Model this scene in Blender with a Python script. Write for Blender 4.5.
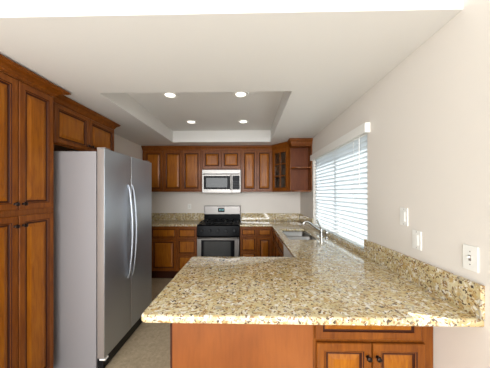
import bpy, bmesh, math, random
from mathutils import Vector, Matrix
random.seed(7)
S = bpy.context.scene
for o in list(bpy.data.objects): bpy.data.objects.remove(o)
COL = S.collection
PI = math.pi
ZC = 1.51                                  # eye height
# ------------------------------------------------------------------ camera
F, YAW = 228.0, math.radians(1.3)
cam = bpy.data.cameras.new('camera'); co = bpy.data.objects.new('camera', cam); COL.objects.link(co)
co.location = (0, 0, ZC); co.rotation_euler = (PI/2, 0, YAW)
cam.sensor_width = 36; cam.lens = F/490*36; cam.clip_start = .02
cam.shift_x = (245 + F*math.tan(YAW) - 248.5)/490
cam.shift_y = 9/490
S.camera = co
# ------------------------------------------------------------------ world, light, exposure
S.view_settings.view_transform = 'Standard'; S.view_settings.look = 'None'
S.view_settings.gamma = 1; S.view_settings.use_curve_mapping = False
S.view_settings.exposure = 0.95
W = bpy.data.worlds.new('sky'); S.world = W; W.use_nodes = True
wn = W.node_tree; bg = wn.nodes['Background']
tc = wn.nodes.new('ShaderNodeTexCoord'); sp = wn.nodes.new('ShaderNodeSeparateXYZ')
rp = wn.nodes.new('ShaderNodeValToRGB')
mr = wn.nodes.new('ShaderNodeMapRange'); mr.inputs[1].default_value = -1; mr.inputs[2].default_value = 1
wn.links.new(tc.outputs['Generated'], sp.inputs[0]); wn.links.new(sp.outputs[2], mr.inputs[0])
wn.links.new(mr.outputs[0], rp.inputs[0]); wn.links.new(rp.outputs[0], bg.inputs[0])
cr = rp.color_ramp
cr.elements[0].position = .40; cr.elements[0].color = (.70, .72, .70, 1)
cr.elements[1].position = .56; cr.elements[1].color = (.88, .95, 1.0, 1)
e = cr.elements.new(.95); e.color = (.62, .78, 1.0, 1)
bg.inputs[1].default_value = .9
def area(name, loc, rot, sx, sy, power, col=(1, 1, 1)):
    l = bpy.data.lights.new(name, 'AREA'); l.shape = 'RECTANGLE'; l.size = sx; l.size_y = sy
    l.energy = power; l.color = col
    o = bpy.data.objects.new(name, l); COL.objects.link(o); o.location = loc; o.rotation_euler = rot
    return o
# unseen fill lamp added far behind the camera, in place of dining glazing
area('rear_fill_light', (-.8, -9.0, 2.2), (math.radians(90), 0, 0), 10.0, 3.4, 640, (.97, .985, 1))
# upward fill lamp added near the floor to brighten the ceilings
area('up_fill_light', (-.9, -1.4, -.02), (math.radians(180), 0, 0), 3.5, 2.2, 52, (.98, .99, 1))
# sun on the window side of the house
sl = bpy.data.lights.new('sun', 'SUN'); sl.energy = 6.5; sl.angle = .009; sl.color = (1, .97, .92)
so = bpy.data.objects.new('sun', sl); COL.objects.link(so); so.location = (6, -2, 9)
so.rotation_euler = Vector((-1, .30, -1.85)).to_track_quat('-Z', 'Y').to_euler()
# ------------------------------------------------------------------ materials
def lin(r, g, b):
    f = lambda c: (c/255/12.92) if c/255 <= .04045 else ((c/255+.055)/1.055)**2.4
    return (f(r), f(g), f(b), 1)
def mat(name, col, rough=.5, metal=0.0, spec=None, coat=0):
    m = bpy.data.materials.new(name); m.use_nodes = True
    b = m.node_tree.nodes['Principled BSDF']
    b.inputs['Base Color'].default_value = col; b.inputs['Roughness'].default_value = rough
    b.inputs['Metallic'].default_value = metal
    if spec is not None: b.inputs['Specular IOR Level'].default_value = spec
    if coat: b.inputs['Coat Weight'].default_value = coat; b.inputs['Coat Roughness'].default_value = .15
    return m
def nd(m, t, **kw):
    n = m.node_tree.nodes.new(t)
    for k, v in kw.items(): setattr(n, k, v)
    return n
def lk(m, a, b): m.node_tree.links.new(a, b)
def coords(m, scale=(1, 1, 1), rnd=False):
    t = nd(m, 'ShaderNodeTexCoord'); mp = nd(m, 'ShaderNodeMapping'); mp.inputs['Scale'].default_value = scale
    lk(m, t.outputs['Object'], mp.inputs[0])
    if rnd:
        oi = nd(m, 'ShaderNodeObjectInfo'); mu = nd(m, 'ShaderNodeMath', operation='MULTIPLY'); mu.inputs[1].default_value = 37
        lk(m, oi.outputs['Random'], mu.inputs[0]); cx = nd(m, 'ShaderNodeCombineXYZ')
        for i in range(3): lk(m, mu.outputs[0], cx.inputs[i])
        lk(m, cx.outputs[0], mp.inputs['Location'])
    return mp.outputs[0]
def ramp(m, src, stops):
    r = nd(m, 'ShaderNodeValToRGB'); lk(m, src, r.inputs[0])
    el = r.color_ramp.elements
    el[0].position, el[0].color = stops[0]; el[1].position, el[1].color = stops[-1]
    for p, c in stops[1:-1]: e = el.new(p); e.color = c
    return r.outputs[0]
def noise(m, vec, scale, detail=3, rough=.55, dist=0):
    n = nd(m, 'ShaderNodeTexNoise'); n.inputs['Scale'].default_value = scale; n.inputs['Detail'].default_value = detail
    n.inputs['Roughness'].default_value = rough; n.inputs['Distortion'].default_value = dist
    lk(m, vec, n.inputs['Vector']); return n.outputs[0]
def mix(m, fac, a, b, mode='MIX'):
    x = nd(m, 'ShaderNodeMix', data_type='RGBA', blend_type=mode)
    for s, v in ((0, fac), (6, a), (7, b)):
        if hasattr(v, 'is_linked'): lk(m, v, x.inputs[s])
        else: x.inputs[s].default_value = v
    return x.outputs[2]
def bsdf(m): return m.node_tree.nodes['Principled BSDF']
def bump(m, h, strength, dist=.002):
    b = nd(m, 'ShaderNodeBump'); b.inputs['Strength'].default_value = strength; b.inputs['Distance'].default_value = dist
    lk(m, h, b.inputs['Height']); lk(m, b.outputs[0], bsdf(m).inputs['Normal'])

def wood(name, dark, mid, light, rough=.36, coat=.05):
    m = mat(name, mid, rough, coat=coat, spec=.25)
    v = coords(m, (14, 14, 1.6), True); v2 = coords(m, (3, 3, 2), True)
    g = noise(m, v, 3.2, 5, .6, .6); k = noise(m, v2, 1.3, 2)
    c1 = ramp(m, g, [(.25, dark), (.5, mid), (.78, light)])
    c2 = ramp(m, k, [(.3, (.84, .79, .74, 1)), (.7, (1.1, 1.1, 1.05, 1))])
    lk(m, mix(m, 1.0, c1, c2, 'MULTIPLY'), bsdf(m).inputs['Base Color'])
    return m
M = {}
M['wood'] = wood('cherry_wood', lin(98, 49, 12), lin(122, 66, 15), lin(140, 80, 20))
M['amber'] = wood('amber_cherry_wood', lin(122, 65, 10), lin(150, 87, 15), lin(168, 105, 22))
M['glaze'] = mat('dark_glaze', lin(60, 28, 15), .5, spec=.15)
M['panel'] = wood('veneer_panel', lin(130, 72, 28), lin(138, 77, 31), lin(144, 82, 34), .42, .15)
M['inside'] = wood('cabinet_inside_wood', lin(92, 48, 24), lin(110, 58, 30), lin(124, 68, 38), .5, 0)
M['wall'] = mat('wall_paint', lin(226, 219, 210), .7)
M['ceiling'] = mat('ceiling_paint', lin(228, 226, 222), .6)
M['white'] = mat('white_plastic', lin(238, 236, 230), .35)
M['dark'] = mat('black_plastic', lin(14, 14, 16), .4, spec=.25)
M['enamel'] = mat('black_enamel', lin(10, 10, 12), .22, spec=.06)
M['iron'] = mat('cast_iron', lin(14, 14, 15), .6, spec=.25)
M['bronze'] = mat('dark_bronze', lin(48, 38, 34), .3, .85)
M['chrome'] = mat('chrome', lin(196, 196, 194), .2, 1)
M['sinksteel'] = mat('sink_steel', lin(150, 149, 147), .3, 1)
M['fridgeside'] = mat('grey_enamel', lin(132, 128, 129), .45)
M['gasket'] = mat('grey_plastic', lin(128, 118, 112), .5)
M['display'] = mat('display_glass', lin(8, 10, 12), .08)
M['ovenglass'] = mat('oven_glass', lin(40, 40, 38), .15, spec=.25)
def steel(name, col, rough):
    m = mat(name, col, rough, 1)
    v = coords(m, (260, 260, 2))
    g = noise(m, v, 3, 2)
    lk(m, ramp(m, g, [(.3, (rough*.8,)*3+(1,)), (.7, (rough*1.25,)*3+(1,))]), bsdf(m).inputs['Roughness'])
    bsdf(m).inputs['Anisotropic'].default_value = .7
    vt = nd(m, 'ShaderNodeVectorTransform', vector_type='VECTOR', convert_from='OBJECT', convert_to='WORLD')
    vt.inputs[0].default_value = (1, 0, 0); lk(m, vt.outputs[0], bsdf(m).inputs['Tangent'])
    return m
M['steel'] = steel('brushed_steel', lin(180, 186, 194), .40)
M['range_steel'] = steel('range_steel', lin(128, 124, 120), .36)
# wall texture: orange peel
for k in ('wall', 'ceiling'):
    m = M[k]; bump(m, noise(m, coords(m), 90, 2), .12, .002)
# granite
def granite():
    m = mat('polished_granite', lin(206, 184, 140), .05)
    bsdf(m).inputs['IOR'].default_value = 1.72
    v0 = coords(m)
    wv = nd(m, 'ShaderNodeTexNoise'); wv.inputs['Scale'].default_value = 30; wv.inputs['Detail'].default_value = 2; lk(m, v0, wv.inputs['Vector'])
    sc = nd(m, 'ShaderNodeVectorMath', operation='SCALE'); sc.inputs['Scale'].default_value = .035; lk(m, wv.outputs['Color'], sc.inputs[0])
    ad = nd(m, 'ShaderNodeVectorMath', operation='ADD'); lk(m, v0, ad.inputs[0]); lk(m, sc.outputs[0], ad.inputs[1]); v = ad.outputs[0]
    BW = lambda a, b: [(a, (0, 0, 0, 1)), (b, (1, 1, 1, 1))]
    base = ramp(m, noise(m, v0, 8, 4, .6, .4), [(.30, lin(186, 166, 120)), (.5, lin(202, 186, 144)), (.70, lin(214, 203, 170))])
    c = mix(m, ramp(m, noise(m, v, 30, 3, .6), BW(.51, .60)), base, lin(188, 158, 104))          # honey patches
    c = mix(m, ramp(m, noise(m, v, 40, 3, .6, .3), BW(.54, .62)), c, lin(224, 218, 204))       # pale feldspar
    c = mix(m, ramp(m, noise(m, v0, 18, 4, .7, .5), BW(.56, .66)), c, lin(166, 156, 136))      # grey clouds
    def specks(scale, th, col, c, ch):
        vo = nd(m, 'ShaderNodeTexVoronoi'); vo.inputs['Scale'].default_value = scale; lk(m, v, vo.inputs['Vector'])
        sx = nd(m, 'ShaderNodeSeparateColor'); lk(m, vo.outputs['Color'], sx.inputs[0])
        return mix(m, ramp(m, sx.outputs[ch], BW(th, th+.02)), c, col)
    c = specks(112, .87, lin(150, 116, 74), c, 0)
    c = specks(128, .91, lin(118, 95, 70), c, 1)
    c = specks(92, .955, lin(82, 68, 55), c, 2)
    lk(m, c, bsdf(m).inputs['Base Color'])
    return m
M['granite'] = granite()
def floor_mat():
    m = mat('beige_floor_tile', lin(160, 140, 112), .38)
    v = coords(m)
    br = nd(m, 'ShaderNodeTexBrick'); br.offset = 0; br.inputs['Scale'].default_value = 1
    br.inputs['Brick Width'].default_value = .33; br.inputs['Row Height'].default_value = .33
    br.inputs['Mortar Size'].default_value = .004
    br.inputs['Color1'].default_value = lin(196, 180, 154); br.inputs['Color2'].default_value = lin(190, 174, 148)
    br.inputs['Mortar'].default_value = lin(186, 169, 143)
    lk(m, v, br.inputs['Vector'])
    n = noise(m, v, 30, 6, .75, .5)
    c = mix(m, 1, br.outputs[0], ramp(m, n, [(.35, (.80, .77, .72, 1)), (.7, (1.2, 1.2, 1.18, 1))]), 'MULTIPLY')
    lk(m, c, bsdf(m).inputs['Base Color'])
    return m
M['floor'] = floor_mat()
def glass(name, tint=(1, 1, 1, 1), refl=.08):
    m = bpy.data.materials.new(name); m.use_nodes = True; nt = m.node_tree; nt.nodes.clear()
    o = nt.nodes.new('ShaderNodeOutputMaterial'); t = nt.nodes.new('ShaderNodeBsdfTransparent'); t.inputs[0].default_value = tint
    g = nt.nodes.new('ShaderNodeBsdfGlossy'); g.inputs['Roughness'].default_value = .03
    x = nt.nodes.new('ShaderNodeMixShader'); x.inputs[0].default_value = refl
    nt.links.new(t.outputs[0], x.inputs[1]); nt.links.new(g.outputs[0], x.inputs[2]); nt.links.new(x.outputs[0], o.inputs[0])
    return m
M['glass'] = glass('window_glass'); M['cabglass'] = glass('cabinet_glass', (.8, .85, .85, 1), .14)
def slat_mat():
    m = mat('blind_slat', lin(240, 242, 242), .45); nt = m.node_tree
    t = nt.nodes.new('ShaderNodeBsdfTranslucent'); t.inputs[0].default_value = lin(236, 242, 245)
    x = nt.nodes.new('ShaderNodeMixShader'); x.inputs[0].default_value = .52
    o = nt.nodes['Material Output']
    nt.links.new(bsdf(m).outputs[0], x.inputs[1]); nt.links.new(t.outputs[0], x.inputs[2]); nt.links.new(x.outputs[0], o.inputs[0])
    return m
M['slat'] = slat_mat()
def emit(name, col, s):
    m = mat(name, col, .4); b = bsdf(m); b.inputs['Emission Color'].default_value = col; b.inputs['Emission Strength'].default_value = s
    return m
M['bulb'] = emit('lit_lamp', (1, .95, .87, 1), 1.2)
M['led'] = emit('clock_digits', (.1, .5, .55, 1), .08)

# ------------------------------------------------------------------ mesh helpers
def box(bm, x0, x1, y0, y1, z0, z1, mi=0, bev=0, seg=2):
    vs = [bm.verts.new(p) for p in ((x0,y0,z0),(x1,y0,z0),(x1,y1,z0),(x0,y1,z0),(x0,y0,z1),(x1,y0,z1),(x1,y1,z1),(x0,y1,z1))]
    fs = [bm.faces.new([vs[i] for i in q]) for q in ((3,2,1,0),(4,5,6,7),(0,1,5,4),(1,2,6,5),(2,3,7,6),(3,0,4,7))]
    for f in fs: f.material_index = mi
    if bev:
        es = list({e for f in fs for e in f.edges})
        bmesh.ops.bevel(bm, geom=es, offset=bev, segments=seg, profile=.5, affect='EDGES', material=-1)
def loft(bm, rings, mi=0, cap0=True, cap1=True, mis=None, closed=True):
    R = [[bm.verts.new(p) for p in r] for r in rings]; n = len(R[0])
    for k in range(len(R)-1):
        for i in range(n if closed else n-1):
            f = bm.faces.new((R[k][i], R[k][(i+1) % n], R[k+1][(i+1) % n], R[k+1][i]))
            f.material_index = mis[k] if mis else mi
    if cap0: bm.faces.new(R[0][::-1]).material_index = mi
    if cap1: bm.faces.new(R[-1]).material_index = mi
def frame_of(d):
    d = d.normalized(); a = Vector((0, 0, 1)) if abs(d.z) < .9 else Vector((1, 0, 0))
    u = d.cross(a).normalized(); return u, u.cross(d).normalized()
def tube(bm, pts, r, n=10, mi=0):
    pts = [Vector(p) for p in pts]; rr = r if isinstance(r, (list, tuple)) else [r]*len(pts)
    rings = []; u = None
    for i, p in enumerate(pts):
        d = pts[min(i+1, len(pts)-1)]-pts[max(i-1, 0)]
        d.normalize()
        if u is None: u, w = frame_of(d)
        else: u = (u-d*u.dot(d)).normalized()
        w = d.cross(u)
        rings.append([p+(u*math.cos(2*PI*k/n)+w*math.sin(2*PI*k/n))*rr[i] for k in range(n)])
    loft(bm, rings, mi)
def lathe(bm, c, axis, prof, n=20, mi=0):
    c = Vector(c); d = Vector(axis).normalized(); u, w = frame_of(d)
    loft(bm, [[c+d*h+(u*math.cos(2*PI*k/n)+w*math.sin(2*PI*k/n))*max(r, 1e-4) for k in range(n)] for r, h in prof], mi)
def rect(x0, x1, z0, z1, y): return [(x0, y, z0), (x1, y, z0), (x1, y, z1), (x0, y, z1)]
def rrect(x0, x1, y0, y1, z, r, n=5):
    out = []
    for cx, cy, a0 in ((x1-r, y1-r, 0), (x0+r, y1-r, 90), (x0+r, y0+r, 180), (x1-r, y0+r, 270)):
        for k in range(n+1):
            a = math.radians(a0+90*k/n); out.append((cx+r*math.cos(a), cy+r*math.sin(a), z))
    return out
def crown_mesh(bm, path, prof, mi=0):
    P = [Vector((x, y)) for x, y in path]; rings = []
    nrm = lambda a, b: Vector(((b-a).y, -(b-a).x)).normalized()
    for i, p in enumerate(P):
        if i == 0: m = nrm(P[0], P[1])
        elif i == len(P)-1: m = nrm(P[-2], P[-1])
        else:
            a, b = nrm(P[i-1], p), nrm(p, P[i+1]); m = (a+b); m = m/m.dot(a)
        rings.append([(p.x+m.x*o, p.y+m.y*o, z) for o, z in prof])
    loft(bm, rings, mi)
def slab(bm, xs, ys, inside, z0, z1, mi=0):
    V = {}
    def v(i, j, z):
        k = (i, j, z)
        if k not in V: V[k] = bm.verts.new((xs[i], ys[j], z))
        return V[k]
    n, m = len(xs)-1, len(ys)-1
    ins = lambda i, j: 0 <= i < n and 0 <= j < m and inside((xs[i]+xs[i+1])/2, (ys[j]+ys[j+1])/2)
    for i in range(n):
        for j in range(m):
            if not ins(i, j): continue
            a, b, c, d = (i, j), (i+1, j), (i+1, j+1), (i, j+1)
            bm.faces.new([v(*q, z1) for q in (a, b, c, d)]); bm.faces.new([v(*q, z0) for q in (d, c, b, a)])
            for (p, q, ni, nj) in ((a, b, i, j-1), (b, c, i+1, j), (c, d, i, j+1), (d, a, i-1, j)):
                if not ins(ni, nj): bm.faces.new([v(*p, z0), v(*q, z0), v(*q, z1), v(*p, z1)])
def obj(name, bm, mats, parent=None, smooth=False):
    bmesh.ops.recalc_face_normals(bm, faces=bm.faces)
    me = bpy.data.meshes.new(name); bm.to_mesh(me); bm.free()
    if not isinstance(mats, (list, tuple)): mats = [mats]
    for m in mats: me.materials.append(M[m] if isinstance(m, str) else m)
    if smooth:
        for p in me.polygons: p.use_smooth = True
        try: me.set_sharp_from_angle(angle=math.radians(40))
        except Exception: pass
    o = bpy.data.objects.new(name, me); COL.objects.link(o)
    if parent: o.parent = parent
    return o
def B(): return bmesh.new()
def thing(name, label, cat, loc=(0, 0, 0), rz=0, group=None):
    o = bpy.data.objects.new(name, None); COL.objects.link(o); o.location = loc; o.rotation_euler = (0, 0, rz)
    o.empty_display_size = .1
    return tag(o, label, cat, group)
def tag(o, label, cat, group=None):
    o['label'] = label; o['category'] = cat
    if group: o['group'] = group
    return o
def struct(name, bm, m, parent=None):
    o = obj(name, bm, m, parent)
    if not parent: o['kind'] = 'structure'
    return o
def children(o): return [c for c in bpy.data.objects if c.parent == o]
def dup(o, loc, label, rz=None):
    def cp(a, par):
        c = a.copy(); COL.objects.link(c)
        if par: c.parent = par
        for ch in children(a): cp(ch, c)
        return c
    r = cp(o, None); r.location = loc; r['label'] = label
    if rz is not None: r.rotation_euler = (0, 0, rz)
    return r

# ------------------------------------------------------------------ room shell
XL, XR, YB, HC = -2.03, 1.045, 4.64, 2.405
FZ = -.05                                    # floor level
YH = 1.135                                   # header where the kitchen ceiling starts
bm = B(); box(bm, -5.0, XR+.12, -2.6, YB+.1, FZ-.1, FZ); struct('floor', bm, 'floor')
bm = B(); box(bm, XL-.1, XR+.12, YB, YB+.1, FZ, 2.7); struct('wall_back', bm, 'wall')
bm = B(); box(bm, XL-.1, XL, YH, YB, FZ, 2.7); struct('wall_left', bm, 'wall')
WY0, WY1, WZ0, WZ1 = 2.03, 3.70, .985, 2.10
bm = B()                                     # right wall with the window opening: cells in (y,z), extruded in x
VY0, VY1, VZ0, VZ1 = .15, .997, .62, 1.73     # unseen dining window, added to let sun onto the near counter
slab(bm, [-2.6, VY0, VY1, WY0, WY1, YB], [FZ, VZ0, WZ0, VZ1, WZ1, 3.0], lambda a, b: not (WY0 < a < WY1 and WZ0 < b < WZ1) and not (VY0 < a < VY1 and VZ0 < b < VZ1), XR, XR+.12)
bmesh.ops.transform(bm, matrix=Matrix(((0, 0, 1, 0), (1, 0, 0, 0), (0, 1, 0, 0), (0, 0, 0, 1))), verts=bm.verts)
struct('wall_right', bm, 'wall')
TX0, TX1, TY0, TY1, TH = -1.336, .383, 2.014, 3.99, .20
bm = B()
slab(bm, [XL, TX0, TX1, XR], [YH, TY0, TY1, YB], lambda x, y: not (TX0 < x < TX1 and TY0 < y < TY1), HC, HC+TH)
box(bm, TX0-.02, TX1+.02, TY0-.02, TY1+.02, HC+TH, HC+TH+.03)
box(bm, XL, XR, YH, YH+.12, HC+TH, 2.95)
struct('ceiling', bm, 'ceiling')
bm = B(); box(bm, -5.0, XR, -2.6, YH, 2.95, 3.0); struct('ceiling', bm, 'ceiling')

# ------------------------------------------------------------------ window and blind
def window(name, y_0, y_1, z_0, z_1):
    w = bpy.data.objects.new(name, None); COL.objects.link(w); w['kind'] = 'structure'; w.location = (XR+.09, (y_0+y_1)/2, z_0)
    hw, hh = (y_1-y_0)/2, z_1-z_0; fr = .05 if y_1-y_0 > 1 else .008
    bm = B()
    for y0, y1, z0, z1 in ((-hw, -hw+fr, 0, hh), (hw-fr, hw, 0, hh), (-hw+fr, hw-fr, 0, fr), (-hw+fr, hw-fr, hh-fr, hh)):
        box(bm, -.02, .028, y0, y1, z0, z1, 0, .004)
    if fr == .05: box(bm, -.02, .028, -.025, .025, fr, hh-fr, 0, .004)
    obj('window_frame', bm, 'white', w)
    for a, b in (((-hw+fr, -.025), (.025, hw-fr)) if fr == .05 else ((-hw+fr, hw-fr),)):
        bm = B(); box(bm, .0, .005, a, b, fr, hh-fr); obj('pane', bm, 'glass', w)
window('window_1', WY0, WY1, WZ0, WZ1); window('added_window_2', VY0, VY1, VZ0, VZ1)  # the second one is added out of view to pass the sun
hw, hh = (WY1-WY0)/2, WZ1-WZ0
bl = thing('window_blind', 'white horizontal slat blind covering the window over the sink', 'blind', (XR, (WY0+WY1)/2, WZ0))
bm = B(); vz = ZC+.523-WZ0
box(bm, -.044, -.032, -hw-.045, hw+.035, vz, vz+.085, 0, .003)
box(bm, -.032, 0, -hw-.045, -hw-.035, vz, vz+.085); box(bm, -.032, 0, hw+.025, hw+.035, vz, vz+.085)
obj('valence', bm, 'white', bl)
bm = B(); box(bm, .005, .06, -hw+.01, hw-.01, hh-.06, hh-.004, 0, .004); obj('headrail', bm, 'white', bl)
NS, SW, TILT = 21, .05, math.radians(60)
pitch = (hh-.06-.05)/NS
for k in range(NS):
    zc = .05+pitch*(k+.5); bm = B(); pr = []
    for side in (1, -1):
        for q in (range(5) if side == 1 else range(4, -1, -1)):
            t = (q/4-.5)*SW; h = .004*(1-(2*t/SW)**2)+side*.0013
            pr.append((.034+t*math.cos(TILT)+h*math.sin(TILT), zc-t*math.sin(TILT)+h*math.cos(TILT)))
    loft(bm, [[(x, y, z) for x, z in pr] for y in (-hw+.006, hw-.006)])
    obj('slat', bm, 'slat', bl)
bm = B(); box(bm, .012, .056, -hw+.012, hw-.012, .012, .032, 0, .004); obj('bottom_rail', bm, 'slat', bl)
for y in (-.55, 0, .55):
    bm = B()
    for x in (.009, .059): box(bm, x-.001, x+.001, y-.002, y+.002, .03, hh-.05)
    obj('ladder_cord', bm, 'white', bl)
bm = B(); tube(bm, [(-.004, -hw+.14, vz+.01), (-.004, -hw+.14, vz-.45)], .004, 8); obj('tilt_wand', bm, 'white', bl)

# ------------------------------------------------------------------ granite tops
CT, CB = .95, .91
def bevel_sharp(bm, off, seg=3, cond=None):
    bmesh.ops.recalc_face_normals(bm, faces=bm.faces)
    es = [e for e in bm.edges if len(e.link_faces) == 2 and e.calc_face_angle(0) > .8 and (cond is None or cond(e))]
    bmesh.ops.bevel(bm, geom=es, offset=off, segments=seg, profile=.5, affect='EDGES')
PX0, PX1, PY0, PY1, RX, BY = -.503, XR, 1.035, 2.016, .41, 4.05
SX0, SX1, SY0, SY1 = .495, .862, 2.765, 3.575
bm = B()
def in_top(x, y):
    if SX0 < x < SX1 and SY0 < y < SY1: return False
    return (y < PY1) or (x > RX) or (y > BY and x > -.155)
slab(bm, [PX0, -.155, RX, SX0, SX1, XR], [PY0, PY1, SY0, SY1, BY, YB], in_top, CB, CT)
bmesh.ops.recalc_face_normals(bm, faces=bm.faces)
es = [e for e in bm.edges if abs(e.verts[0].co.z-e.verts[1].co.z) > .01 and all(v.co.x < PX0+.01 for v in e.verts)]
bmesh.ops.bevel(bm, geom=es, offset=.03, segments=5, profile=.5, affect='EDGES')
bevel_sharp(bm, .012, 3, lambda e: abs(e.verts[0].co.z-e.verts[1].co.z) < .001 and not (e.verts[0].co.x > XR-.01 and e.verts[1].co.x > XR-.01))
tag(obj('countertop', bm, 'granite', None, True), 'speckled beige granite countertop wrapping from peninsula past sink to stove', 'countertop')
bm = B(); slab(bm, [XL, -.917], [BY, YB], lambda x, y: True, CB, CT)
bevel_sharp(bm, .01, 3, lambda e: all(v.co.y < BY+.01 for v in e.verts) and abs(e.verts[0].co.z-e.verts[1].co.z) < .001)
tag(obj('countertop', bm, 'granite', None, True), 'short granite countertop between refrigerator and left side of stove', 'countertop')
def bsplash(x0, x1, y0, y1, label, z1=1.10):
    bm = B(); box(bm, x0, x1, y0, y1, CT, z1, 0, .003)
    tag(obj('backsplash', bm, 'granite'), label, 'backsplash')
bsplash(XL, -.90, YB-.02, YB, 'granite backsplash strip on back wall left of the stove')
bsplash(-.148, XR-.02, YB-.02, YB, 'granite backsplash strip on back wall right of the stove')
bsplash(XR-.02, XR, WY1, YB-.02, 'short granite backsplash piece in the corner left of the window')
bsplash(XR-.02, XR, 1.03, 2.05, 'granite backsplash on the right wall above near end of peninsula')
bm = B(); box(bm, XR-.022, XR, 2.05, WY1, CT, .984, 0, .003); box(bm, XR, XR+.068, WY0+.003, WY1-.003, WZ0, .991)
tag(obj('window_ledge', bm, 'granite'), 'low granite ledge running under the blind behind the sink', 'ledge')

# ------------------------------------------------------------------ cabinets
def door_mesh(bm, x0, x1, z0, z1, y=0, th=.02, fw=.055):
    r = lambda i, d: rect(x0+i, x1-i, z0+i, z1-i, y-d)
    k = fw
    rings = [r(0, 0), r(0, th-.004), r(.004, th), r(k-.012, th), r(k-.007, th-.004), r(k-.002, th-.005), r(k+.002, th-.011), r(k+.010, th-.011), r(k+.013, th-.010), r(k+.036, th-.003), r(k+.040, th-.0025)]
    loft(bm, rings, 0, True, True, [0, 0, 0, 1, 0, 1, 1, 0, 2, 2])
    bm.faces.ensure_lookup_table(); bm.faces[-1].material_index = 2
def drawer_mesh(bm, x0, x1, z0, z1, y=0, th=.02, fw=.03):
    r = lambda i, d: rect(x0+i, x1-i, z0+i, z1-i, y-d)
    k = fw
    loft(bm, [r(0, 0), r(0, th-.004), r(.004, th), r(k-.008, th), r(k-.003, th-.007), r(k+.004, th-.008), r(k+.018, th-.003)], 0, True, True, [0, 0, 0, 1, 1, 2])
    bm.faces.ensure_lookup_table(); bm.faces[-1].material_index = 2
def knob(parent, x, z, y=-.02):
    bm = B(); lathe(bm, (x, y, z), (0, -1, 0), [(.0, 0), (.009, 0), (.006, .004), (.005, .014), (.012, .018), (.015, .023), (.013, .028), (.006, .031), (0, .0315)], 16)
    return obj('knob', bm, 'bronze', parent, True)
def door(c, x0, x1, z0, z1, kn=None, fw=.055):
    bm = B(); door_mesh(bm, x0, x1, z0, z1, 0, .02, fw)
    d = obj('door', bm, ['wood', 'glaze', 'amber'], c)
    if kn: knob(d, *kn)
    return d
def drawer(c, x0, x1, z0, z1, fw=.03):
    bm = B(); drawer_mesh(bm, x0, x1, z0, z1, 0, .02, fw)
    return obj('drawer', bm, ['wood', 'glaze', 'amber'], c)
def cprof(zb, zt, out):
    h = zt-zb
    return [(-.004, zb), (.006, zb), (.006, zb+h*.14), (.012, zb+h*.2), (.016, zb+h*.34), (out*.45, zb+h*.55), (out*.85, zb+h*.74), (out*.88, zb+h*.82), (out, zb+h*.86), (out, zt), (-.004, zt)]
def crown(c, path, zb, zt, out):
    bm = B(); crown_mesh(bm, path, cprof(zb, zt, out)); return obj('crown_molding', bm, 'wood', c)
def carcass(c, w, d, z0, z1, toe=0, name='body', m='wood'):
    bm = B()
    if toe:
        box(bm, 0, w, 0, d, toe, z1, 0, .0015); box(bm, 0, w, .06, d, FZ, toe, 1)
    else: box(bm, 0, w, 0, d, z0, z1, 0, .0015)
    return obj(name, bm, [m, 'glaze'], c)
R = lambda rel: ZC+rel
# --- pantry (faces +x)
PXF = -1.66; PYa, PYb = 1.285, 1.905
p = thing('pantry_cabinet', 'tall cherry pantry cabinet with four doors at the left edge', 'cabinet', (PXF, PYa, 0), PI/2)
pw, pd = PYb-PYa, PXF-XL-.003
carcass(p, pw, pd, 0, 2.335, .02)
g = 1.592-PYa
for (a, b, kx) in ((.012, g-.003, g-.03), (g+.003, pw-.02, g+.03)):
    door(p, a, b, R(-.12), 2.312, (kx, R(-.078)))
    door(p, a, b, .035, R(-.165), (kx, R(-.235)))
crown(p, [(0, 0), (pw, 0), (pw, pd)], 2.325, 2.392, .085)
# --- cabinet over refrigerator (faces +x)
oy0, oy1 = 1.955, 2.885
p = thing('wall_cabinet', 'cherry wall cabinet with two short doors above the refrigerator', 'cabinet', (-1.73, oy0, 0), PI/2)
ow, od = oy1-oy0, -1.73-XL-.003
carcass(p, ow, od, R(.435), 2.335)
sp_ = 2.412-oy0
door(p, .02, sp_-.003, R(.45), R(.80), (sp_-.03, R(.50)), .05); door(p, sp_+.003, ow-.015, R(.45), R(.80), (sp_+.03, R(.50)), .05)
crown(p, [(0, 0), (ow, 0), (ow, od)], 2.318, 2.395, .058)
# --- upper cabinets along back wall
UY = 4.31; UZ0, UZ1, UD = R(.023), 2.335, YB-UY-.002
def upper(x0, x1, label, doors, z0=UZ0, left=None):
    c = thing('wall_cabinet', label, 'cabinet', (x0, UY, 0))
    carcass(c, x1-x0-.001, UD, z0, UZ1)
    for a, b in doors: door(c, a-x0, b-x0, z0+.02, 2.306, None, .052 if b-a > .3 else .045)
    crown(c, [(0, 0), (x1-x0-.001, 0)], 2.31, 2.399, .055)
    return c
upper(-2.025, -1.62, 'cherry wall cabinet with a single door, leftmost on the back wall', [(-1.985, -1.632)])
upper(-1.62, -.883, 'two-door cherry wall cabinet immediately left of the microwave', [(-1.608, -1.262), (-1.254, -.905)])
upper(-.883, -.140, 'short two-door cherry wall cabinet directly above the microwave', [(-.868, -.515), (-.507, -.155)], R(.445))
upper(-.140, .45, 'two-door cherry wall cabinet immediately right of the microwave', [(-.118, .154), (.162, .435)])
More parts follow.
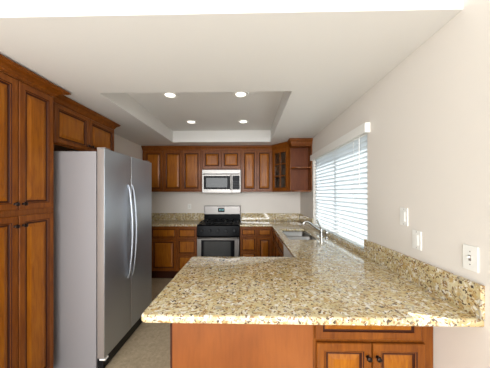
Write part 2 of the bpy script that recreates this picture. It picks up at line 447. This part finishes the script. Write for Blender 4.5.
# --- diagonal corner cabinet with glass door
DX, DY = .715, 3.98
ax, ay = .45, UY
ang = math.atan2(DY-ay, DX-ax); dw = math.hypot(DX-ax, DY-ay)
c = thing('corner_cabinet', 'diagonal corner wall cabinet with glass pane door beside the window', 'cabinet', (ax, ay, 0), ang)
def loc2(x, y):
    x, y = x-ax, y-ay; return (x*math.cos(ang)+y*math.sin(ang), -x*math.sin(ang)+y*math.cos(ang))
def prism(bm, pts, z0, z1, mi=0): loft(bm, [[(x, y, z) for x, y in pts] for z in (z0, z1)], mi)
xr, yb = XR-.002, YB-.002
bm = B()
prism(bm, [loc2(*q) for q in ((ax+.001, ay), (ax+.001, yb), (ax+.016, yb), (ax+.016, ay+.005))], UZ0, UZ1)
prism(bm, [loc2(*q) for q in ((DX, DY+.001), (xr, DY+.001), (xr, DY+.016), (DX-.005, DY+.016))], UZ0, UZ1)
prism(bm, [loc2(*q) for q in ((ax+.016, yb-.012), (ax+.016, yb), (xr, yb), (xr, yb-.012))], UZ0, UZ1)
prism(bm, [loc2(*q) for q in ((xr-.012, DY+.016), (xr, DY+.016), (xr, yb-.012), (xr-.012, yb-.012))], UZ0, UZ1)
pent = [loc2(*q) for q in ((ax+.016, ay+.006), (DX-.003, DY+.016), (xr-.012, DY+.016), (xr-.012, yb-.012), (ax+.016, yb-.012))]
prism(bm, pent, UZ0, UZ0+.02); prism(bm, pent, UZ1-.02, UZ1)
obj('body', bm, 'wood', c)
for zz in (R(.29), R(.53)):
    bm = B(); prism(bm, [loc2(*q) for q in ((ax+.017, ay+.04), (DX-.0, DY+.05), (xr-.013, DY+.05), (xr-.013, yb-.013), (ax+.017, yb-.013))], zz, zz+.018)
    obj('shelf', bm, 'inside', c)
bm = B()                                      # face frame
for a, b, z0, z1 in ((0, .035, UZ0, UZ1), (dw-.035, dw, UZ0, UZ1), (.035, dw-.035, UZ0, UZ0+.03), (.035, dw-.035, UZ1-.06, UZ1)):
    box(bm, a+.001, b-.001, .0, .018, z0, z1)
obj('face_frame', bm, 'wood', c)
bm = B(); d0, d1, z0, z1 = .022, dw-.022, UZ0+.015, 2.303
for a, b, q0, q1 in ((d0, d0+.055, z0, z1), (d1-.055, d1, z0, z1), (d0+.055, d1-.055, z0, z0+.06), (d0+.055, d1-.055, z1-.06, z1)):
    box(bm, a, b, -.02, -.001, q0, q1, 0, .002)
dr = obj('door', bm, 'wood', c)
bm = B(); mx = (d0+d1)/2
box(bm, mx-.008, mx+.008, -.018, -.004, z0+.06, z1-.06)
for q in (1, 2): zz = z0+.06+(z1-z0-.12)*q/3; box(bm, d0+.055, mx-.008, -.017, -.005, zz-.008, zz+.008); box(bm, mx+.008, d1-.055, -.017, -.005, zz-.008, zz+.008)
obj('muntin', bm, 'wood', dr)
bm = B(); box(bm, d0+.05, d1-.05, -.0035, -.0015, z0+.055, z1-.055); obj('pane', bm, 'cabglass', dr)
crown(c, [(0, 0), (dw, 0)], 2.30, 2.399, .055)
# --- open end shelf
SY = 3.768
c = thing('open_shelf', 'open cherry corner shelf unit ending beside the window', 'shelf', (DX, DY, 0))
L = XR-DX-.002; dp = DY-SY
bm = B(); box(bm, 0, L, -.014, -.001, UZ0, UZ1); obj('back_panel', bm, 'inside', c)
bm = B(); box(bm, L-.014, L, -dp, -.014, UZ0+.02, UZ1-.05); obj('side_panel', bm, 'wood', c)
bm = B(); box(bm, 0, .014, -.045, -.014, UZ0+.02, UZ1-.05); obj('stile', bm, 'wood', c)
def shelf_bd(z0, z1):
    bm = B(); r = .13
    pts = [(.014, -.0145), (L-.014, -.0145), (L-.014, -dp), (.014+r, -dp)]+[(.014+r-r*math.sin(math.radians(a)), -dp+.10*(1-math.cos(math.radians(a)))) for a in (20, 40, 60, 80, 90)]
    prism(bm, pts, z0, z1); return obj('shelf_board', bm, 'wood', c)
shelf_bd(UZ0, UZ0+.02); shelf_bd(R(.41), R(.428))
bm = B(); box(bm, 0, L, -dp, -.014, UZ1-.05, UZ1); obj('top_rail', bm, 'wood', c)
crown(c, [(0, -.001), (0, -dp), (L, -dp)], 2.292, 2.399, .05)

# --- base cabinets
BF = 4.08
def base(x0, x1, label, fronts, y=BF, d=None, rz=0, loc=None):
    c = thing('base_cabinet', label, 'cabinet', loc or (x0, y, 0), rz)
    carcass(c, x1-x0-.001, d or (YB-y-.002), 0, CB-.001, .10)
    return c
c = base(-2.025, -1.285, 'cherry base cabinet with drawer over door beside the refrigerator', None)
drawer(c, .27, .728, R(-.818), R(-.628)); door(c, .27, .728, .115, R(-.832))
c = base(-1.285, -.919, 'cherry base cabinet with a stack of three drawers left of the stove', None)
for a, b in ((-.818, -.628), (-1.105, -.832), (-1.395, -1.119)): drawer(c, .010, .352, R(a), R(b), .034)
c = base(-.153, .152, 'narrow cherry base cabinet with stacked drawers right of the stove', None)
for a, b in ((-.775, -.628), (-1.045, -.79), (-1.395, -1.06)): drawer(c, .014, .290, R(a), R(b), .032)
c = base(.152, .438, 'cherry base cabinet with one drawer and door in the back right corner', None)
drawer(c, .012, .26, R(-.775), R(-.628)); door(c, .012, .26, .115, R(-.79), None, .05)
# sink base faces -x, open inside for the bowls
c = thing('base_cabinet', 'cherry sink base cabinet below the steel sink facing the stove aisle', 'cabinet', (.44, 4.078, 0), -PI/2)
sw, sd = 4.078-2.745, XR-.44-.002
bm = B(); box(bm, 0, sw, 0, .02, .10, CB-.001); box(bm, 0, .018, .02, sd, .10, CB-.001); box(bm, sw-.018, sw, .02, sd, .10, CB-.001)
box(bm, .018, sw-.018, sd-.012, sd, .10, CB-.001); box(bm, .018, sw-.018, .02, sd-.012, .10, .118); box(bm, 0, sw, .06, sd, FZ, .10, 1)
obj('body', bm, ['wood', 'glaze'], c)
for a, b in ((.09, .46), (.47, .845), (.855, sw-.01)):
    drawer(c, a, b, R(-.775), R(-.628)); door(c, a, b, .115, R(-.79), None, .05)
# dishwasher
c = thing('dishwasher', 'pale dishwasher front tucked between the sink cabinet and the peninsula', 'dishwasher', (.44, 2.74, 0), -PI/2)
bm = B(); box(bm, .002, .598, .0, .56, .10, CB-.004); box(bm, .01, .59, .05, .56, FZ, .10); obj('body', bm, 'gasket', c)
bm = B(); box(bm, .004, .596, -.022, -.001, .12, .77, 0, .004); d = obj('door', bm, 'white', c)
bm = B(); tube(bm, [(.06, -.024, .74), (.06, -.05, .74), (.54, -.05, .74), (.54, -.024, .74)], .009, 8); obj('handle', bm, 'white', d)
bm = B(); box(bm, .004, .596, -.022, -.001, .775, CB-.006, 0, .004); obj('control_panel', bm, 'white', c)
# peninsula
PF = 1.31
c = thing('peninsula_base', 'plain orange veneer panel base holding up the peninsula overhang', 'cabinet', (-.453, PF, 0))
w_ = .368+.453
bm = B(); box(bm, .004, w_-.001, .012, .68, FZ, CB-.001); obj('body', bm, 'panel', c)
bm = B(); box(bm, .012, w_-.001, 0, .012, FZ, CB-.001); obj('front_panel', bm, 'panel', c)
bm = B(); box(bm, 0, .012, -.002, .012, FZ, CB-.001, 0, .002); obj('corner_trim', bm, 'glaze', c)
c = thing('base_cabinet', 'cherry base cabinet with two knobbed doors beneath the near counter overhang', 'cabinet', (.368, PF, 0))
w_ = XR-.003-.368
carcass(c, w_, .65, 0, CB-.001, .10)
drawer(c, .008, .597, R(-.822), R(-.63), .05)
door(c, .016, .322, .13, R(-.843), (.297, R(-.915)), .055); door(c, .328, .616, .13, R(-.843), (.350, R(-.915)), .055)

# ------------------------------------------------------------------ refrigerator (faces +x)
FX, FY0, FY1 = -1.254, 1.957, 2.93
fw_ = FY1-FY0; dt = .070
c = thing('refrigerator', 'tall stainless side-by-side refrigerator next to the pantry', 'refrigerator', (FX, FY0, 0), PI/2)
bm = B(); box(bm, .004, fw_-.004, dt+.006, .755, FZ+.002, R(.366), 0, .004); obj('body', bm, 'fridgeside', c)
bm = B(); box(bm, .012, fw_-.012, dt-.001, dt+.006, .09, R(.36)); obj('door_gasket', bm, 'dark', c)
spl = 2.414-FY0
for a, b, hx, sgn in ((0, spl-.004, spl-.062, -1), (spl+.004, fw_, spl+.020, 1)):
    bm = B(); box(bm, a, b, 0, dt-.002, .062, R(.39), 0, .008, 3)
    bm.faces.ensure_lookup_table()
    d = obj('door', bm, ['steel', 'gasket'], c, True)
    for f in d.data.polygons:
        if abs(f.normal.x) > .9 or f.normal.y > .9: f.material_index = 1
    bm = B(); pts = []; n = 18
    for i in range(n+1):
        t = i/n; z = R(-.885)+t*.97
        pts.append((hx+sgn*0, -.010-.036*math.sin(PI*t) if 0 < t < 1 else -.0, z))
    tube(bm, pts, [.009+.002*math.sin(PI*i/n) for i in range(n+1)], 10)
    obj('handle', bm, 'steel', d, True)
bm = B(); box(bm, .015, fw_-.015, .02, dt, FZ+.012, .058); obj('base_grille', bm, 'dark', c)
for a in (.03, fw_-.11):
    bm = B(); box(bm, a, a+.08, .012, .09, R(.391), R(.391)+.014, 0, .004); obj('hinge_cover', bm, 'gasket', c)
for a in (.02, fw_-.05):
    bm = B(); lathe(bm, (a, .035, FZ+.022), (1, 0, 0), [(0, 0), (.02, 0), (.022, .004), (.022, .02), (.02, .024), (0, .024)], 16)
    obj('wheel', bm, 'dark', c, True)
    bm = B(); box(bm, a-.015, a+.035, -.004, .05, .045, .058, 0, .003); obj('bottom_hinge', bm, 'white', c)

# ------------------------------------------------------------------ range
RX0, RX1 = -.912, -.159
rw = RX1-RX0; RF = 4.03
c = thing('gas_range', 'stainless gas range with black cooktop against the back wall', 'stove', (RX0, RF, 0))
bm = B(); box(bm, .003, rw-.003, .03, .60, .09, .918, 0, .003); box(bm, .02, rw-.02, .06, .58, FZ, .09); obj('body', bm, 'dark', c)
bm = B(); box(bm, 0, rw, .02, .545, .918, .948, 0, .008); obj('cooktop', bm, 'enamel', c, True)
bm = B()                                     # front control panel, sloping
prism_ = [(-.012, .735), (-.030, .755), (-.018, .925), (.0, .947), (.03, .947), (.03, .735)]
loft(bm, [[(x, y, z) for y, z in prism_] for x in (0, rw)]); cp = obj('control_panel', bm, 'enamel', c)
for k in range(5):
    x = rw*(.12+.19*k); bm = B()
    lathe(bm, (x, -.021, .845), (0, -1, .07), [(0, 0), (.026, 0), (.026, .006), (.02, .009), (.018, .03), (.015, .033), (0, .034)], 18); obj('knob', bm, 'dark', cp, True)
bm = B()
box(bm, .002, rw-.002, -.022, .028, .27, .725, 0, .006, 2); d = obj('oven_door', bm, 'range_steel', c)
bm = B(); box(bm, .075, rw-.085, -.0245, -.0215, .345, .680, 0, .001); obj('door_glass', bm, 'enamel', d)
bm = B(); box(bm, .12, rw-.155, -.0262, -.0243, .385, .655, 0, .0005); obj('oven_window', bm, 'ovenglass', d)
bm = B(); tube(bm, [(.03, -.02, .715), (.03, -.058, .715), (.05, -.068, .715), (rw-.05, -.068, .715), (rw-.03, -.058, .715), (rw-.03, -.02, .715)], .012, 10); obj('handle', bm, 'range_steel', d, True)
bm = B(); box(bm, .002, rw-.002, -.02, .028, .10, .262, 0, .006); d = obj('storage_drawer', bm, 'range_steel', c)
bm = B(); zb0, zb1 = .93, R(-.258)
box(bm, .016, rw-.004, .548, .603, zb0, zb1, 0, .006); bgd = obj('backguard', bm, 'enamel', c)
bm = B(); box(bm, .022, rw-.010, .541, .5475, R(-.425), zb1-.008, 0, .002); obj('backguard_panel', bm, 'range_steel', bgd)
bm = B(); box(bm, .30, .43, .537, .5405, R(-.385), R(-.295), 0, .001); dsp = obj('clock_display', bm, 'display', bgd)
bm = B()
for i in range(4): box(bm, .325+i*.022+(.006 if i > 1 else 0), .337+i*.022+(.006 if i > 1 else 0), .5362, .5369, R(-.35), R(-.325))
obj('digits', bm, 'led', dsp)
bur = [(.17, .16, .045), (.17, .41, .038), (rw/2, .285, .05), (rw-.17, .16, .045), (rw-.17, .41, .038)]
for x, y, r in bur:
    bm = B(); lathe(bm, (x, y, .9485), (0, 0, 1), [(0, 0), (r*1.15, 0), (r*1.1, .006), (r*.9, .008), (r, .012), (r*.9, .018), (0, .019)], 20); obj('burner', bm, 'iron', c, True)
for x0, x1 in ((.03, rw*.345), (rw*.36, rw*.64), (rw*.655, rw-.03)):
    bm = B(); zt = .985; y0, y1 = .045, .53
    for a, b, y_0, y_1 in ((x0, x0+.012, y0, y1), (x1-.012, x1, y0, y1), (x0+.012, x1-.012, y0, y0+.012), (x0+.012, x1-.012, y1-.012, y1), (x0+.012, x1-.012, .281, .293), ((x0+x1)/2-.006, (x0+x1)/2+.006, y0+.012, .281), ((x0+x1)/2-.006, (x0+x1)/2+.006, .293, y1-.012)):
        box(bm, a, b, y_0, y_1, zt-.014, zt, 0, .002)
    for xx in (x0, x1-.012):
        for yy in (y0, y1-.012): box(bm, xx, xx+.012, yy, yy+.012, .949, zt-.014)
    obj('grate', bm, 'iron', c)

# ------------------------------------------------------------------ microwave
mx0, mx1, MY = -.866, -.146, 4.235
mw = mx1-mx0; mz0, mz1 = R(.004), R(.435); mh = mz1-mz0
c = thing('microwave', 'stainless over-the-range microwave mounted under the short cabinet', 'microwave', (mx0, MY, mz0))
bm = B(); box(bm, 0, mw, .03, .40, 0, mh, 0, .003); obj('body', bm, 'dark', c)
bm = B(); box(bm, 0, mw, 0, .029, mh-.085, mh, 0, .004); vg = obj('vent_grille', bm, 'range_steel', c)
bm = B(); box(bm, .02, mw-.02, -.0015, -.0002, mh-.080, mh-.072); obj('vent_slot', bm, 'dark', vg)
bm = B(); box(bm, 0, mw*.775, 0, .029, 0, mh-.088, 0, .004); d = obj('door', bm, 'range_steel', c)
bm = B(); box(bm, .03, mw*.735, -.003, -.0002, .065, mh-.115, 0, .001); gl = obj('door_glass', bm, 'enamel', d)
bm = B(); box(bm, .075, mw*.655, -.0045, -.0031, .10, mh-.155, 0, .0005); obj('window', bm, 'ovenglass', d)
bm = B(); xh = mw*.745; tube(bm, [(xh, -.001, .06), (xh, -.035, .075), (xh, -.038, mh*.4), (xh, -.035, mh-.125), (xh, -.001, mh-.11)], .011, 10); obj('handle', bm, 'range_steel', d, True)
bm = B(); box(bm, mw*.778, mw, 0, .029, 0, mh-.088, 0, .004); kp = obj('control_panel', bm, 'range_steel', c)
bm = B(); box(bm, mw*.79, mw-.018, -.003, -.0002, .06, mh-.11, 0, .001); obj('keypad', bm, 'enamel', kp)
bm = B()
for i in range(3):
    for j in range(5): box(bm, mw*.81+i*.038, mw*.81+i*.038+.026, -.0045, -.0031, .075+j*.032, .075+j*.032+.018)
obj('keys', bm, 'dark', kp)

# ------------------------------------------------------------------ sink and faucet
c = thing('kitchen_sink', 'double bowl stainless sink set into the granite below the window', 'sink', ((SX0+SX1)/2, (SY0+SY1)/2, CB))
hx, hy = (SX1-SX0)/2, (SY1-SY0)/2
for y0, y1 in ((-hy, -.012), (.012, hy)):
    bm = B(); x0, x1 = -hx, hx
    R_ = lambda i, z, r: rrect(x0+i, x1-i, y0+i, y1-i, z, r)
    loft(bm, [R_(-.008, -.001, .05), R_(0, -.001, .045), R_(.003, -.006, .045), R_(.010, -.15, .045), R_(.02, -.175, .045), R_(.05, -.185, .04), R_(.055, -.188, .04), R_(.022, -.19, .045), R_(.006, -.15, .045), R_(-.004, -.004, .045), R_(-.008, -.003, .05)], 0, False, False)
    bm.faces.new([bm.verts.new(p) for p in R_(.05, -.185, .04)])
    bw = obj('bowl', bm, 'sinksteel', c, True)
    bm = B(); lathe(bm, (0, (y0+y1)/2, -.1848), (0, 0, 1), [(0, 0), (.042, 0), (.042, .003), (.034, .004), (.03, .001), (0, .0012)], 20); obj('drain', bm, 'chrome', bw, True)
bm = B(); box(bm, -hx, hx, -.0105, .0105, -.03, .0, 0, .004); obj('divider', bm, 'sinksteel', c)
c = thing('faucet', 'chrome single lever faucet standing behind the sink', 'faucet', (.94, 2.96, CT))
bm = B(); lathe(bm, (0, 0, 0), (0, 0, 1), [(0, 0), (.03, 0), (.03, .006), (.024, .012), (.022, .07), (.024, .085), (.022, .1), (.014, .108), (0, .11)], 20); obj('body', bm, 'chrome', c, True)
bm = B(); pts = [(-.01, 0, .075), (-.06, 0, .105), (-.11, 0, .145), (-.155, 0, .178), (-.185, 0, .192), (-.21, 0, .190), (-.226, 0, .178), (-.232, 0, .160)]
tube(bm, pts, [.016, .0145, .0135, .013, .013, .013, .013, .0135], 12); obj('spout', bm, 'chrome', c, True)
bm = B(); tube(bm, [(0, 0, .105), (-.012, .0, .125), (-.035, .0, .165), (-.055, .0, .215)], [.014, .013, .012, .013], 10); obj('lever', bm, 'chrome', c, True)
c = thing('side_sprayer', 'small chrome sprayer standing on the granite right beside the faucet', 'sprayer', (.955, 2.80, CT))
bm = B(); lathe(bm, (0, 0, 0), (0, 0, 1), [(0, 0), (.022, 0), (.022, .005), (.014, .012), (.012, .05), (.016, .06), (.018, .085), (.01, .1), (0, .102)], 16); obj('spray_head', bm, 'chrome', c, True)

# ------------------------------------------------------------------ wall plates
def plate(label, y, z, w, h, kind, rz=-PI/2, x=XR):
    c = thing('wall_outlet' if kind == 'outlet' else 'light_switch', label, 'outlet' if kind == 'outlet' else 'switch', (x, y, z), rz)
    bm = B(); box(bm, -w/2, w/2, -.006, 0, -h/2, h/2, 0, .0025, 2); obj('cover_plate', bm, 'white', c)
    if kind == 'switch':
        bm = B(); box(bm, -.017, .017, -.010, -.006, -.033, .033, 0, .002); obj('rocker', bm, 'white', c)
    elif kind == 'toggle':
        bm = B(); box(bm, -.006, .006, -.0075, -.006, -.013, .013, 0, .0005); tg = obj('toggle_slot', bm, 'gasket', c)
        bm = B(); box(bm, -.004, .004, -.019, -.0075, .0, .009, 0, .001); obj('toggle', bm, 'white', tg)
    else:
        for s in (1, -1):
            bm = B(); lathe(bm, (0, -.006, s*.02), (0, -1, 0), [(0, 0), (.0165, 0), (.016, .002), (0, .0021)], 18); r = obj('receptacle', bm, 'white', c, True)
            bm = B(); box(bm, -.008, -.005, -.0085, -.0082, s*.02-.003, s*.02+.006); box(bm, .005, .008, -.0085, -.0082, s*.02-.003, s*.02+.006); obj('slots', bm, 'dark', r)
    for s in (1, -1):
        bm = B(); lathe(bm, (0, -.006, 0 if kind == 'outlet' else s*h*(.42 if kind == 'switch' else .26)), (0, -1, 0), [(0, 0), (.003, 0), (.0025, .001), (0, .0012)], 10)
        obj('screw', bm, 'gasket', c)
        if kind == 'outlet': break
    return c
plate('white switch plate on right wall, upper and farther of the pair', 1.553, R(-.158), .075, .118, 'switch')
plate('white rocker switch plate just below and nearer than the upper plate', 1.436, R(-.290), .075, .116, 'switch')
plate('white toggle switch plate above the near end of the right backsplash', 1.094, R(-.305), .075, .116, 'toggle')
c = plate('small white outlet plate on back wall left of the stove', YB, R(-.276), .072, .11, 'outlet', 0, -1.207)

# ------------------------------------------------------------------ recessed lights in the tray
TZ = HC+TH
first = None
for x, y, lab in ((-.874, 2.523, 'lit recessed ceiling light at the near left of the tray'), (-.086, 2.523, 'lit recessed ceiling light at the near right of the tray'),
                  (-.88, 3.488, 'lit recessed ceiling light at the far left of the tray'), (-.078, 3.488, 'lit recessed ceiling light at the far right of the tray')):
    if first is None:
        c = thing('ceiling_light', lab, 'ceiling light', (x, y, TZ), 0, 'recessed lights in the ceiling tray')
        bm = B(); lathe(bm, (0, 0, 0), (0, 0, -1), [(.062, 0), (.092, 0), (.09, .006), (.07, .009), (.064, .004)], 28); obj('trim_ring', bm, 'white', c, True)
        bm = B(); lathe(bm, (0, 0, -.001), (0, 0, -1), [(0, 0), (.0635, 0), (.05, .006), (0, .009)], 24); obj('lamp', bm, 'bulb', c, True)
        first = c
    else: dup(first, (x, y, TZ), lab)
